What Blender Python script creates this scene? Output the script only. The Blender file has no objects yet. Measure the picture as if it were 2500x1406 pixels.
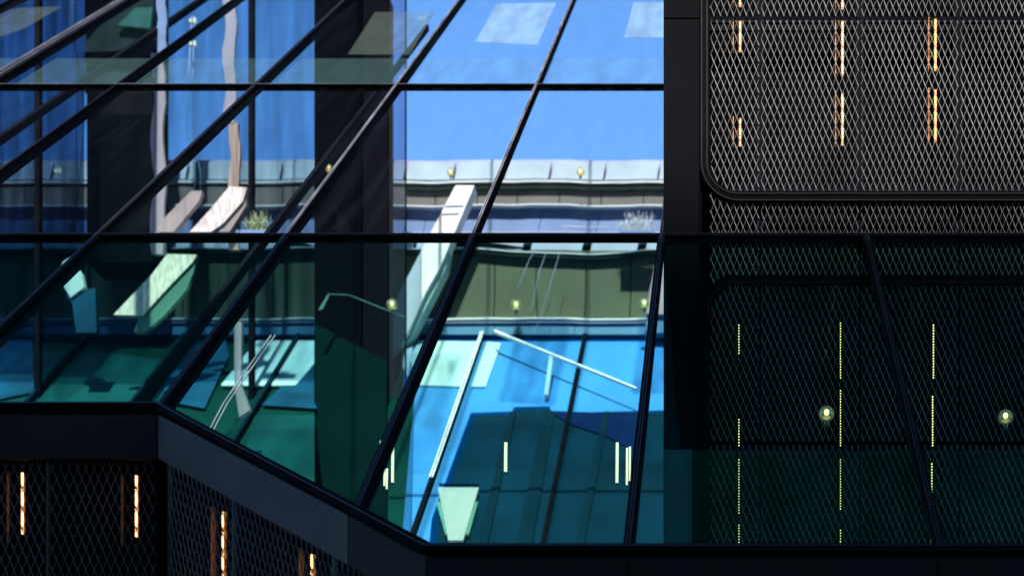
import bpy, bmesh, math, random
from mathutils import Vector
random.seed(7)
scene = bpy.context.scene
C = scene.collection

# ---------------------------------------------------------------- camera
F, CX, CY, EYE = 3500.0, 1770.0, 2200.0, 1.6        # focal length and principal point in photo pixels
cam_d = bpy.data.cameras.new("camera")
cam = bpy.data.objects.new("camera", cam_d); C.objects.link(cam)
cam.location = (0, 0, EYE); cam.rotation_euler = (math.radians(90), 0, 0)
cam_d.sensor_width = 36.0
cam_d.lens = 36.0 * F / 2500.0
cam_d.shift_x = (1250 - CX) / 2500.0
cam_d.shift_y = (CY - 703) / 2500.0
cam_d.clip_end = 2000
cam_d.dof.use_dof = True; cam_d.dof.focus_distance = 10.9; cam_d.dof.aperture_fstop = 1.25
scene.camera = cam

# ---------------------------------------------------------------- light
SUN = Vector((0.015, -0.60, 1.0)).normalized()      # towards the sun
w = bpy.data.worlds.new("World"); scene.world = w; w.use_nodes = True
nt = w.node_tree; bg = nt.nodes["Background"]
sky = nt.nodes.new("ShaderNodeTexSky"); sky.sky_type = 'NISHITA'; sky.sun_disc = False
sky.sun_elevation = math.asin(SUN.z); sky.sun_rotation = math.atan2(SUN.x, SUN.y)
sky.air_density = 1.0; sky.dust_density = 0.2; sky.ozone_density = 4.0
tone = nt.nodes.new("ShaderNodeVectorMath"); tone.operation = 'MULTIPLY'; tone.inputs[1].default_value = (.60, .86, 1.06)   # deep polarised blue
nt.links.new(sky.outputs[0], tone.inputs[0]); nt.links.new(tone.outputs[0], bg.inputs[0]); bg.inputs[1].default_value = 0.15
sl = bpy.data.lights.new("sun", 'SUN'); sl.energy = 5.0; sl.angle = math.radians(1.2); sl.color = (1.0, 0.95, 0.87)
so = bpy.data.objects.new("sun", sl); C.objects.link(so)
so.rotation_euler = SUN.to_track_quat('Z', 'Y').to_euler(); so.location = (0, 0, 40)
scene.view_settings.view_transform = 'Standard'; scene.view_settings.look = 'None'
scene.view_settings.exposure = 1.1; scene.view_settings.gamma = 1.0
scene.view_settings.use_curve_mapping = False
scene.render.engine = 'CYCLES'
scene.cycles.transparent_max_bounces = 24
scene.cycles.max_bounces = 8
scene.cycles.use_denoising = True
scene.cycles.sample_clamp_indirect = 4.0

# ---------------------------------------------------------------- geometry helpers
def P(px, py, Y):
    return Vector(((px - CX) / F * Y, Y, EYE + (CY - py) / F * Y))
YW = 11.54                                          # distance of the mesh clad wall
KD = YW * 1460
def G(px, py, H=1.0):                               # point on the sloping glazing (H=1) or on a slope parallel to it
    return P(px, py, KD * H / (py + 880))
SA = math.atan(3080 / F)
SN = Vector((0, -math.sin(SA), math.cos(SA)))       # outward normal of the slopes
def K(k, py): return CX - k * (py + 880)            # pixel x of slope line k

class MB:
    def __init__(s): s.v = []; s.f = []
    def prism(s, pts, d):
        n = len(pts); b = len(s.v)
        s.v += [tuple(p) for p in pts] + [tuple(p + d) for p in pts]
        s.f.append(tuple(range(b, b + n))); s.f.append(tuple(range(b + 2 * n - 1, b + n - 1, -1)))
        for i in range(n):
            j = (i + 1) % n
            s.f.append((b + j, b + i, b + n + i, b + n + j))
        return s
    def bar(s, a, b, side, up, w0, w1, h0, h1=None):
        """bar from a to b; width w0>w1 along side, from -h..0 along up"""
        h1 = h0 if h1 is None else h1
        o = len(s.v)
        for p, w_, h_ in ((a, w0, h0), (b, w1, h1)):
            for sx, sz in ((-.5, 0), (.5, 0), (.5, -1), (-.5, -1)):
                s.v.append(tuple(p + side * (sx * w_) + up * (sz * h_)))
        for q in ((0, 1, 5, 4), (1, 2, 6, 5), (2, 3, 7, 6), (3, 0, 4, 7), (3, 2, 1, 0), (4, 5, 6, 7)):
            s.f.append(tuple(o + i for i in q))
        return s
    def box(s, x0, x1, y0, y1, z0, z1):
        return s.prism([Vector((x0, y0, z0)), Vector((x1, y0, z0)), Vector((x1, y0, z1)), Vector((x0, y0, z1))], Vector((0, y1 - y0, 0)))
    def tube(s, pts, r, n=8):
        o = len(s.v)
        for i, p in enumerate(pts):
            a = pts[max(0, i - 1)]; b = pts[min(len(pts) - 1, i + 1)]
            t = (b - a).normalized()
            u = t.cross(Vector((0, 1, 0.01))); u = u.normalized() if u.length > 1e-4 else Vector((1, 0, 0))
            v = t.cross(u)
            rr = r[i] if isinstance(r, (list, tuple)) else r
            for k in range(n):
                a_ = 2 * math.pi * k / n
                s.v.append(tuple(p + (u * math.cos(a_) + v * math.sin(a_)) * rr))
        for i in range(len(pts) - 1):
            for k in range(n):
                k2 = (k + 1) % n
                s.f.append((o + i * n + k, o + i * n + k2, o + (i + 1) * n + k2, o + (i + 1) * n + k))
        s.f.append(tuple(o + k for k in range(n - 1, -1, -1)))
        s.f.append(tuple(o + (len(pts) - 1) * n + k for k in range(n)))
        return s
    def lathe(s, c, prof, n=24):
        o = len(s.v)
        for r, z in prof:
            for k in range(n):
                a_ = 2 * math.pi * k / n
                s.v.append((c.x + r * math.cos(a_), c.y + r * math.sin(a_), c.z + z))
        for i in range(len(prof) - 1):
            for k in range(n):
                k2 = (k + 1) % n
                s.f.append((o + i * n + k, o + i * n + k2, o + (i + 1) * n + k2, o + (i + 1) * n + k))
        return s
    def build(s, name, mat, parent=None, label=None, kind=None, smooth=False):
        m = bpy.data.meshes.new(name); m.from_pydata(s.v, [], s.f); m.materials.append(mat)
        bm = bmesh.new(); bm.from_mesh(m); bmesh.ops.recalc_face_normals(bm, faces=bm.faces); bm.to_mesh(m); bm.free()
        if smooth:
            for p in m.polygons: p.use_smooth = True
        m.update()
        o = bpy.data.objects.new(name, m); C.objects.link(o)
        if parent is not None: o.parent = parent; o.matrix_parent_inverse = parent.matrix_world.inverted()
        if label: o["label"] = label
        if kind: o["kind"] = kind
        return o

def thing(name, label, cat, group=None, loc=(0, 0, 0)):
    o = bpy.data.objects.new(name, None); C.objects.link(o); o.location = loc
    o.empty_display_size = 0.2
    o["label"] = label; o["category"] = cat
    if group: o["group"] = group
    bpy.context.view_layer.update()
    return o
def tag(o, label, cat, group=None):
    o["label"] = label; o["category"] = cat
    if group: o["group"] = group
    return o
def struct(o): o["kind"] = "structure"; return o

def flat(pts, Y, t=0.06):                           # upright panel at distance Y, t thick
    return MB().prism([P(x, y, Y) for x, y in pts], Vector((0, t, 0)))
def slope(pts, H=1.0, t=0.02, lift=0.0):            # panel lying in a slope
    return MB().prism([G(x, y, H) + SN * lift for x, y in pts], SN * -t)
def wob(x, a=1.0): return a * (math.sin(x / 74.0) + .55 * math.sin(x / 33.0 + 1.3) + .25 * math.sin(x / 15.0))
def wavy(pts, a=2.0, step=14):  # ripples outlines the way uneven panes warp reflections
    out = []
    n = len(pts)
    for i in range(n):
        (x0, y0), (x1, y1) = pts[i], pts[(i + 1) % n]
        m = max(1, int(abs(x1 - x0) / step))
        for k in range(m):
            t = k / m; x = x0 + (x1 - x0) * t; y = y0 + (y1 - y0) * t
            out.append((x, y + wob(x, a)))
    return out
def rect(x0, y0, x1, y1): return [(x0, y0), (x1, y0), (x1, y1), (x0, y1)]

# ---------------------------------------------------------------- materials
def _new(name):
    m = bpy.data.materials.new(name); m.use_nodes = True
    return m, m.node_tree, m.node_tree.nodes["Principled BSDF"]
def solid(name, col, rough=0.5, metal=0.0, var=0.12, scale=3.0, spec=0.5, stretch=(1, 1, 1), bump=0.0):
    m, t, b = _new(name)
    tc = t.nodes.new("ShaderNodeTexCoord"); mp = t.nodes.new("ShaderNodeMapping"); mp.inputs["Scale"].default_value = stretch
    n = t.nodes.new("ShaderNodeTexNoise"); n.inputs["Scale"].default_value = scale; n.inputs["Detail"].default_value = 6
    r = t.nodes.new("ShaderNodeMapRange"); r.inputs["From Min"].default_value = .3; r.inputs["From Max"].default_value = .7
    r.inputs["To Min"].default_value = 1 - var; r.inputs["To Max"].default_value = 1 + var
    mx = t.nodes.new("ShaderNodeVectorMath"); mx.operation = 'SCALE'; mx.inputs[0].default_value = col
    L = t.links.new
    L(tc.outputs["Object"], mp.inputs[0]); L(mp.outputs[0], n.inputs[0]); L(n.outputs[0], r.inputs[0]); L(r.outputs[0], mx.inputs["Scale"])
    L(mx.outputs[0], b.inputs["Base Color"])
    b.inputs["Roughness"].default_value = rough; b.inputs["Metallic"].default_value = metal
    b.inputs["Specular IOR Level"].default_value = spec
    if bump:
        bp = t.nodes.new("ShaderNodeBump"); bp.inputs["Strength"].default_value = bump; bp.inputs["Distance"].default_value = .02
        L(n.outputs[0], bp.inputs["Height"]); L(bp.outputs[0], b.inputs["Normal"])
    return m
def glow(name, col, s):
    m, t, b = _new(name)
    b.inputs["Base Color"].default_value = (*col, 1); b.inputs["Emission Color"].default_value = (*col, 1)
    b.inputs["Emission Strength"].default_value = s
    return m
def glass(name, tint, refl=0.03, rcol=(1, 1, 1), streak=0.15, haze=0.0, hcol=(1, 1, 1), bump=0.03, sc=(6, 1.2, 1.2), rot=(0, 0, 0), smear=0.0, smcol=(.6, .75, .9), smsc=(7, .45, 0)):
    """thin architectural pane: tinted see-through, a little mirror, a little dirt film"""
    m, t, b = _new(name); t.nodes.remove(b)
    L = t.links.new; out = t.nodes["Material Output"]
    tc = t.nodes.new("ShaderNodeTexCoord"); mp = t.nodes.new("ShaderNodeMapping")
    mp.inputs["Scale"].default_value = sc; mp.inputs["Rotation"].default_value = rot
    n = t.nodes.new("ShaderNodeTexNoise"); n.inputs["Scale"].default_value = 1.0; n.inputs["Detail"].default_value = 5
    L(tc.outputs["Object"], mp.inputs[0]); L(mp.outputs[0], n.inputs[0])
    r = t.nodes.new("ShaderNodeMapRange"); r.inputs["From Min"].default_value = .35; r.inputs["From Max"].default_value = .65
    r.inputs["To Min"].default_value = 1 - streak; r.inputs["To Max"].default_value = 1.0
    L(n.outputs[0], r.inputs[0])
    mx = t.nodes.new("ShaderNodeVectorMath"); mx.operation = 'SCALE'; mx.inputs[0].default_value = tint
    L(r.outputs[0], mx.inputs["Scale"])
    tr = t.nodes.new("ShaderNodeBsdfTransparent"); L(mx.outputs[0], tr.inputs[0])
    gl = t.nodes.new("ShaderNodeBsdfGlossy"); gl.inputs["Roughness"].default_value = 0.02; gl.inputs["Color"].default_value = (*rcol, 1)
    n2 = t.nodes.new("ShaderNodeTexNoise"); n2.inputs["Scale"].default_value = 1.3; L(tc.outputs["Object"], n2.inputs[0])
    bp = t.nodes.new("ShaderNodeBump"); bp.inputs["Strength"].default_value = bump; bp.inputs["Distance"].default_value = .05
    L(n2.outputs[0], bp.inputs["Height"]); L(bp.outputs[0], gl.inputs["Normal"])
    ms = t.nodes.new("ShaderNodeMixShader"); ms.inputs[0].default_value = refl
    L(tr.outputs[0], ms.inputs[1]); L(gl.outputs[0], ms.inputs[2])
    last = ms
    if haze:
        d = t.nodes.new("ShaderNodeBsdfDiffuse"); d.inputs[0].default_value = (*hcol, 1)
        m2 = t.nodes.new("ShaderNodeMixShader"); m2.inputs[0].default_value = haze
        L(ms.outputs[0], m2.inputs[1]); L(d.outputs[0], m2.inputs[2]); last = m2
    if smear:
        mp3 = t.nodes.new("ShaderNodeMapping"); mp3.inputs["Scale"].default_value = smsc
        n3 = t.nodes.new("ShaderNodeTexNoise"); n3.inputs["Scale"].default_value = 1.0; n3.inputs["Detail"].default_value = 7; n3.inputs["Distortion"].default_value = .4
        L(tc.outputs["Object"], mp3.inputs[0]); L(mp3.outputs[0], n3.inputs[0])
        r3 = t.nodes.new("ShaderNodeMapRange"); r3.inputs["From Min"].default_value = .48; r3.inputs["From Max"].default_value = .78
        r3.inputs["To Max"].default_value = smear; L(n3.outputs[0], r3.inputs[0])
        d3 = t.nodes.new("ShaderNodeBsdfDiffuse"); d3.inputs[0].default_value = (*smcol, 1)
        m3 = t.nodes.new("ShaderNodeMixShader"); L(r3.outputs[0], m3.inputs[0])
        L(last.outputs[0], m3.inputs[1]); L(d3.outputs[0], m3.inputs[2]); last = m3
    L(last.outputs[0], out.inputs[0])
    return m

M = {}
M['frame'] = solid('black_anodised', (.0028, .0028, .004), .8, .0, .2, 8, spec=.04)
M['capm'] = solid('dark_cap', (.014, .014, .018), .5, .1, .2, 8, spec=.2)
M['silver'] = solid('bright_edge', (.20, .195, .22), .45, .1, .6, 2.5, spec=.4)  # specular highlights of the cap edges put into the grey
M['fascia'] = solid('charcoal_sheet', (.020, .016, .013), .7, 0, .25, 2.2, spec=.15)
M['fascia2'] = solid('charcoal_sheet_grey', (.048, .037, .028), .6, 0, .45, 1.6, spec=.25)  # brighter copy for the angled board, sky light put into its colour
M['pier'] = solid('charcoal_pier', (.0045, .0052, .0066), .85, 0, .12, 2.0, spec=.03)
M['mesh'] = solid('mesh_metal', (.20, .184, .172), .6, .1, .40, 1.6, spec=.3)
M['meshback'] = solid('dark_backing', (.0015, .0018, .0025), .9, 0, .3, 5, spec=.02)
M['rail'] = solid('backing_rail', (.0045, .0055, .0085), .8, 0, .2, 5, spec=.03)
M['black'] = solid('black_void', (.0015, .0018, .002), .9, 0, .2, 5, spec=.03)
M['screw'] = solid('screw_dark', (.003, .003, .004), .6)
M['led'] = glow('warm_led', (1.0, .56, .22), 2.4)
M['led_y'] = glow('yellow_led', (1.0, .82, .26), 1.3)
M['ledhouse'] = glow('amber_lens', (1.0, .36, .07), .10)  # halo of the diodes put in as a glowing strip
M['tubelamp'] = glow('cream_tube', (1.0, .84, .60), .62)
M['bulb'] = glow('bulb_white', (1.0, .86, .55), 1.6)
M['amber'] = glow('amber_bulb', (1.0, .62, .18), .6)
M['globe'] = glass('globe_glass', (.86, .86, .62), .12, (1, 1, .7), .1, .16, (.9, .9, .6))
M['brass'] = solid('lamp_cap', (.25, .24, .12), .3, .6)
M['sheetpane'] = glass('pane_clear', (.955, .97, .98), .002, (.6, .8, 1), .03, haze=.0003, hcol=(.5, .5, .5), smear=.003)
M['streakpane'] = glass('pane_clear_smeared', (.955, .97, .98), .002, (.6, .8, 1), .03, haze=.0003, hcol=(.5, .5, .5), smear=.003, smcol=(.35, .5, .7))
M['greenstreak'] = glass('pane_green_smeared', (.80, .965, .925), .005, (.08, .62, .55), .04, haze=.001, hcol=(.1, .5, .4), smear=.003, smcol=(.05, .40, .45), smsc=(4, .35, 0))
M['greenpane'] = glass('pane_green', (.80, .965, .925), .005, (.08, .62, .55), .04, haze=.001, hcol=(.1, .5, .4), smear=.003, smcol=(.1, .5, .5))
M['tint'] = glass('smoked_glass', (.66, .77, .82), .003, (.6, .8, 1), .22, sc=(5, 1, .5), rot=(0, .72, 0))
M['tint2'] = glass('smoked_glass_deep', (.50, .58, .68), .005, (.6, .8, 1), .35, sc=(8, 1, .7))
M['tint3'] = glass('grey_return_glass', (.70, .75, .84), .003, (.6, .8, 1), .1, haze=.012, sc=(5, 1, .4))
M['film'] = glass('frosted_film', (.96, .98, .99), .0, (1, 1, 1), .1, haze=.016, hcol=(.55, .95, .9))  # haze of a reflected band put into a pale sheet
M['blind'] = glass('pale_blind', (.9, .95, .98), .0, (1, 1, 1), .2, haze=.08, hcol=(.75, .95, 1))  # lit ceiling panels reflected in the glass, put in as pale sheets
M['blind_dim'] = glass('dim_blind', (.95, .97, .95), .0, (1, 1, 1), .2, haze=.022, hcol=(.7, .85, .7))  # fainter reflected panels, put in the same way
M['teal_film'] = glass('teal_film', (.94, .98, .97), .0, (1, 1, 1), .2, haze=.045, hcol=(.03, .28, .14))  # additive teal haze put into a thin sheet
M['olive'] = solid('olive_cladding', (.150, .142, .126), .7, 0, .12, 1.2, spec=.15)
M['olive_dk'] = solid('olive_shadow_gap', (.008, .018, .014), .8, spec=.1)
M['olive_low'] = solid('green_olive_cladding', (.088, .100, .064), .7, 0, .14, 1.0, spec=.15)
M['joint'] = solid('black_joint', (.002, .003, .003), .9, spec=.05)
M['pale'] = solid('pale_glass_panel', (.40, .50, .58), .5, 0, .10, 2, spec=.2)
M['lilac'] = solid('lilac_glass_band', (.16, .24, .42), .5, 0, .10, 1.2, spec=.2)
M['lilac_pale'] = solid('pale_lilac_band', (.38, .40, .55), .5, 0, .14, 2, spec=.2)
M['ledge'] = solid('white_ledge', (.55, .60, .62), .5, 0, .05)
M['white'] = solid('white_paint', (.92, .90, .89), .4, 0, .04)
M['pinkwhite'] = solid('pink_white', (.58, .40, .42), .5, 0, .10, 2)
M['mint'] = glass('mint_blind', (.93, .97, .97), .0, (1, 1, 1), .1, haze=.58, hcol=(.50, .74, .74), smear=.25, smcol=(.3, .5, .5), smsc=(1.5, 1.5, 0))
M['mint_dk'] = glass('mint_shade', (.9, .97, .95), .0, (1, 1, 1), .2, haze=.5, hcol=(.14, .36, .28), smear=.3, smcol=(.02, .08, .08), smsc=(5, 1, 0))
M['bandblue'] = solid('pale_blue_band', (.10, .25, .42), .5, 0, .10, 1, spec=.2)
M['roofblue'] = solid('blue_roof_glass', (.034, .20, .47), .5, 0, .14, .6, spec=.1)  # reflected sky put into the base colour
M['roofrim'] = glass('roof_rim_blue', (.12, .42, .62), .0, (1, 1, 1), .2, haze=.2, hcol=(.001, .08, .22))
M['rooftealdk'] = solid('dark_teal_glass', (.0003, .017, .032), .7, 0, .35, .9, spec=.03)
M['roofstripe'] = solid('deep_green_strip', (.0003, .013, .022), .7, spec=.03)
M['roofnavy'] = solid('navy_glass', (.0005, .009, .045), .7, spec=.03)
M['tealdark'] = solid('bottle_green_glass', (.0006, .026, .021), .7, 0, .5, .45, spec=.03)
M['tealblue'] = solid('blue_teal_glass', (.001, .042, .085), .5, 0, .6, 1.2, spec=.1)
M['tealmid'] = solid('teal_glass', (.0008, .042, .042), .6, 0, .5, .6, spec=.05)
M['column'] = solid('black_column', (.0016, .0018, .0026), .95, 0, .1, 1, spec=.01)
M['column2'] = solid('charcoal_column', (.0045, .0042, .0065), .95, 0, .1, 1, spec=.01)
M['shaft'] = solid('dark_shaft', (.012, .011, .011), .9, 0, .25, 1, spec=.1)
M['shaftgreen'] = solid('green_shaft', (.025, .045, .042), .8, 0, .25, 1, spec=.1)
M['post'] = glass('pale_post', (.85, .86, .9), .0, (1, 1, 1), .3, haze=.42, hcol=(.55, .53, .56), smear=.6, smcol=(.08, .10, .16), smsc=(14, 1, 0))  # reflected streaks put into a pale translucent surface
M['postwarm'] = solid('warm_post', (.24, .175, .14), .5, 0, .6, 3, stretch=(14, 1, .35))
M['cable'] = solid('pale_cable', (.55, .65, .8), .4)
M['leaf'] = solid('pale_grass', (.35, .42, .22), .6, 0, .4, 20)
M['leafpale'] = solid('silver_grass', (.55, .62, .62), .6, 0, .4, 20)
M['pot'] = solid('rose_pot', (.40, .30, .36), .6)
M['wellwhite'] = glass('well_white', (.9, .97, .95), .0, (1, 1, 1), .2, haze=.55, hcol=(.42, .50, .46), smear=.4, smcol=(.15, .28, .24), smsc=(4, .8, 0))
M['plinth'] = solid('deep_green_plinth', (.0003, .011, .009), .8, 0, .3, .8, spec=.03)
M['ground'] = solid('paving', (.14, .14, .135), .8, 0, .15, 1.5)
M['asphalt'] = solid('asphalt', (.05, .05, .052), .9, 0, .2, 6)
M['stone'] = solid('office_stone', (.10, .095, .09), .8, 0, .15, 1)
M['winglass'] = solid('office_window', (.02, .025, .03), .1)

# ---------------------------------------------------------------- ground, street and an added shade block behind the camera
struct(MB().box(-300, 300, -300, 300, -.3, 0).build('ground', M['ground']))
struct(MB().box(-120, 120, -4.6, -.5, .002, .006).build('road', M['asphalt']))
ob = thing('office_block', 'tall plain stone office block across the street behind the viewer', 'building', loc=(0, -6, 0))
MB().box(-24, 24, -22, -6, 0, 35.2).build('wall', M['stone'], ob)  # added out of view, its height sets the shadow edge
MB().box(-24.5, 24.5, -22.5, -5.6, 35.2, 35.68).build('cornice', M['stone'], ob)

# ---------------------------------------------------------------- sloping glazing
glz = thing('glass_roof', 'sloping glass roof of blue and green panes in a black frame crossing the whole view', 'glass roof', loc=(0, YW, 0))
KS = [-.55, -.236, .106, .421, .733, 1.048, 1.36, 1.66, 1.975, 2.29]
def bottom_y(k):                                    # lower edge of the glazing along slope line k
    y = 1343.0
    if K(k, y) >= 1040: return y
    for _ in range(40):
        x = K(k, y)
        e = 1343 if x >= 1040 else (995 if x <= 385 else 995 + (x - 385) * (1343 - 995) / 655.0)
        y += (e - y) * .5
    return y
ROWS = [(-260, 213), (213, 580)]
for (y0, y1) in ROWS:
    for a, b in zip(KS[2:], KS[3:]):
        slope([(K(a, y0), y0), (K(a, y1), y1), (K(b, y1), y1), (K(b, y0), y0)], 1.0, .004).build('pane', M['sheetpane'] if a < .7 else M['streakpane'], glz)
for a, b in zip(KS, KS[1:]):
    y0 = 580
    yb_a, yb_b = bottom_y(a), bottom_y(b)
    pts = [(K(a, y0), y0), (K(a, yb_a), yb_a)]
    if K(a, yb_a) > 1040 > K(b, yb_b): pts.append((1040, 1343))
    if K(a, yb_a) > 385 > K(b, yb_b): pts.append((385, 995))
    pts += [(K(b, yb_b), yb_b), (K(b, y0), y0)]
    slope(pts, 1.0, .004).build('pane', M['greenpane'] if a < .7 else M['greenstreak'], glz)
X_ = Vector((1, 0, 0)); D_ = Vector((0, math.cos(SA), math.sin(SA)))
for k in KS:
    thick = abs(k - 1.66) < .01
    segs = []
    if k >= .1: segs.append((-260, 580))
    segs.append((580, bottom_y(k)))
    for (ya, yb) in segs:
        a, b = G(K(k, ya), ya), G(K(k, yb), yb)
        low = ya >= 580
        w_ = .060 if low else .032
        if k > 1.3 and not thick: w_ *= .7
        if thick: w_ = .15
        MB().bar(a + SN * .022, b + SN * .022, X_, SN, w_, w_, .06).build('mullion', M['frame'], glz)
        if not (k > 1.3 and not thick):
            mb = MB()
            offs = (-.009, .007) if not thick else (-.05, -.02, .03)
            for o_ in offs:
                mb.bar(a + SN * .034 + X_ * o_, b + SN * .034 + X_ * o_, X_, SN, .006, .006, .011)
            mb.build('cap_strip', M['silver'] if (.3 < k < .8 or thick) and not low else M['capm'], glz)  # bright copy on the mullions that show highlights
        rt = MB().bar(a - SN * .042, b - SN * .042, X_, SN, w_ * .4, w_ * .4, .04)
        rt.build('rafter', M['frame'], glz)
for yy, x0, x1, wd in ((213, -120, 1625, .050), (580, -120, 2620, .054)):
    a, b = G(x0, yy), G(x1, yy)
    MB().bar(a + SN * .026, b + SN * .026, D_, SN, wd, wd, .06).build('transom', M['frame'], glz)
    MB().bar(a + SN * .034 + D_ * .0, b + SN * .034, D_, SN, .006, .006, .008).build('cap_strip', M['silver'] if yy == 213 else M['capm'], glz)
EDGE = [(-160, 997), (386, 997), (1040, 1346), (2640, 1346)]
def edge_bars(pts, w_, lift, name, mat, h=.07, shift=0.0):
    for (xa, ya), (xb, yb) in zip(pts, pts[1:]):
        a, b = G(xa, ya), G(xb, yb)
        t = (b - a).normalized(); s_ = SN.cross(t).normalized()
        if s_.z < 0: s_ = -s_
        MB().bar(a + SN * lift + s_ * shift, b + SN * lift + s_ * shift, s_, SN, w_, w_, h).build(name, mat, glz)
edge_bars(EDGE, .075, .030, 'bottom_frame', M['frame'], .09)
edge_bars(EDGE, .010, .040, 'cap_strip', M['capm'], .012, .0)
edge_bars(EDGE, .06, -.062, 'gutter', M['black'], .05, -.035)

# fascia boards under the glazing edge: world points along the edge
E0, E1, E2, E3 = [G(x, y) for x, y in ((-200, 1012), (386, 1012), (1040, 1358), (2700, 1358))]
FH = .270
fas = thing('fascia', 'charcoal sheet metal fascia with a kink, running under the glass roof edge', 'fascia', loc=(0, 8, 0))
def board(a, b, mat, gap=.004, name='fascia_panel'):
    t = (b - a).normalized(); n = Vector((0, 0, 1)).cross(t).normalized()
    if n.y < 0: n = -n
    a2, b2 = a + t * gap, b - t * gap
    return MB().prism([a2, b2, b2 - Vector((0, 0, FH)), a2 - Vector((0, 0, FH))], n * .05).build(name, mat, fas)
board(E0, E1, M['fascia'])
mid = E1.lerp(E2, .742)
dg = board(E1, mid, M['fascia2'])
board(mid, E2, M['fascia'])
def onE(px): return G(px, 1358)
for xa, xb in ((1040, 1532), (1532, 2291), (2291, 2700)): board(onE(xa), onE(xb), M['fascia'], .003)
def screws(a, b, n, off=.012):
    for i in range(n):
        p = a.lerp(b, (i + .35) / n) - Vector((0, 0, off))
        t = (b - a).normalized(); nn = Vector((0, 0, 1)).cross(t).normalized()
        if nn.y > 0: nn = -nn
        c = p + nn * .0005
        ring = [c + (t * math.cos(q) + Vector((0, 0, 1)) * math.sin(q)) * .005 for q in [i_ * math.pi / 4 for i_ in range(8)]]
        MB().prism(ring, nn * .003).build('screw', M['screw'], fas)
screws(E0, E1, 4); screws(E1, mid, 4, .02); screws(mid, E2, 2, .02); screws(onE(1040), onE(1532), 3, .02); screws(onE(1532), onE(2291), 5, .02)
# ledge between glazing frame and fascia
lg = MB()
for a, b in ((E0, E1), (E1, E2), (E2, E3)):
    t = (b - a).normalized(); n = Vector((0, 0, 1)).cross(t).normalized()
    if n.y < 0: n = -n
    up = Vector((0, 0, 1))
    lg.prism([a + n * .03, b + n * .03, b + n * .03 + up * .075, a + n * .03 + up * .075], n * .04)
lg.build('drip_rail', M['black'], fas)

# ---------------------------------------------------------------- expanded metal
PU, PV = .0524, .1266
def mesh_region(o, u, n, inside, u0, u1, v0, v1, mb, phase=0.0):
    """strands in plane o + u*x + z*up, n points to the viewer"""
    up = Vector((0, 0, 1))
    i0, i1 = int(math.floor(u0 / PU)) - 1, int(math.ceil(u1 / PU)) + 1
    j0, j1 = int(math.floor(v0 / (PV / 2))) - 1, int(math.ceil(v1 / (PV / 2))) + 1
    for j in range(j0, j1):
        for i in range(i0, i1):
            x = (i + .5 * (j & 1)) * PU + phase; y = j * PV / 2
            for s_, wt, wb, phi, dz in ((1, .0038, .0118, .52, .003), (-1, .0052, .0046, 1.25, -.002)):
                xb, yb = x + s_ * PU / 2, y - PV / 2
                # clip against the panel, keep most of a strand
                pa = pb = None
                N = 6
                ts = [q / N for q in range(N + 1) if inside(x + (xb - x) * q / N, y + (yb - y) * q / N)]
                if len(ts) < 2: continue
                ta, tb = ts[0], ts[-1]
                a = o + u * (x + (xb - x) * ta) + up * (y + (yb - y) * ta)
                b = o + u * (x + (xb - x) * tb) + up * (y + (yb - y) * tb)
                wa = wt + (wb - wt) * ta; w2 = wt + (wb - wt) * tb
                t_ = (b - a).normalized(); m_ = t_.cross(n)
                if m_.dot(u) < 0: m_ = -m_
                nn = n * math.cos(phi) + m_ * math.sin(phi)
                side = t_.cross(nn).normalized()
                mb.bar(a + n * dz * (1 - 2 * ta), b + n * dz * (1 - 2 * tb), side, nn, wa, w2, .0016)

mw = thing('mesh_clad_building', 'dark building clad in grey expanded metal mesh with a rounded window frame', 'building', loc=(2, YW, 0))
MB().box((1622 - CX) / F * YW, 9, YW + .22, 27, 0, 26).build('wall', M['meshback'], mw)
# piers
XB = lambda px: (px - CX) / F * YW
ZB = lambda py: EYE + (CY - py) / F * YW
def wbox(x0, y0, x1, y1, Ya, Yb, name, mat, label=None):
    return MB().box(XB(x0), XB(x1), Ya, Yb, ZB(y1), ZB(y0)).build(name, mat, mw, label)
wbox(1620, -400, 1706, 44, YW, YW + .2, 'pier_panel', M['pier'])
wbox(1620, 48, 1706, 1500, YW, YW + .2, 'pier_panel', M['pier'])
wbox(1620, 44, 1700, 48, YW + .02, YW + .2, 'joint', M['black'])
wbox(1706, -400, 1714, 1500, YW + .06, YW + .2, 'reveal', M['black'])

def rounded_frame(x0, yc, sign, r, w_, name, mat, Y, h, hi=True):
    """frame line: comes down x0, turns with radius r, runs right along yc. sign +1: corner at the bottom left, -1: top left"""
    pts = []
    far = -420 if sign > 0 else 1480
    pts.append((x0, far))
    for q in range(0, 13):
        a = q / 12 * math.pi / 2
        pts.append((x0 + r - r * math.cos(a), yc + sign * (-r + r * math.sin(a))))
    pts.append((2900, yc))
    mb = MB()
    up = Vector((0, -1, 0))
    P3 = [P(x, y, Y) for x, y in pts]
    o = len(mb.v)
    for i, p in enumerate(P3):
        a = P3[max(0, i - 1)]; b = P3[min(len(P3) - 1, i + 1)]
        t = (b - a).normalized(); s_ = t.cross(Vector((0, 1, 0))).normalized()
        for sx, sz in ((-.5, 0), (.5, 0), (.5, 1), (-.5, 1)):
            q = p + s_ * (sx * w_) + Vector((0, sz * h, 0))
            mb.v.append(tuple(q))
    for i in range(len(P3) - 1):
        for k in range(4):
            k2 = (k + 1) % 4
            mb.f.append((o + i * 4 + k, o + i * 4 + k2, o + (i + 1) * 4 + k2, o + (i + 1) * 4 + k))
    mb.f.append((o, o + 1, o + 2, o + 3)); e = o + (len(P3) - 1) * 4; mb.f.append((e + 3, e + 2, e + 1, e))
    return mb.build(name, mat, mw)
M['frameline'] = solid('frame_edge', (.010, .009, .0085), .6, .1, spec=.2)
M['frameband'] = solid('frame_band', (.0018, .002, .0026), .8, 0, spec=.04)
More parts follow.
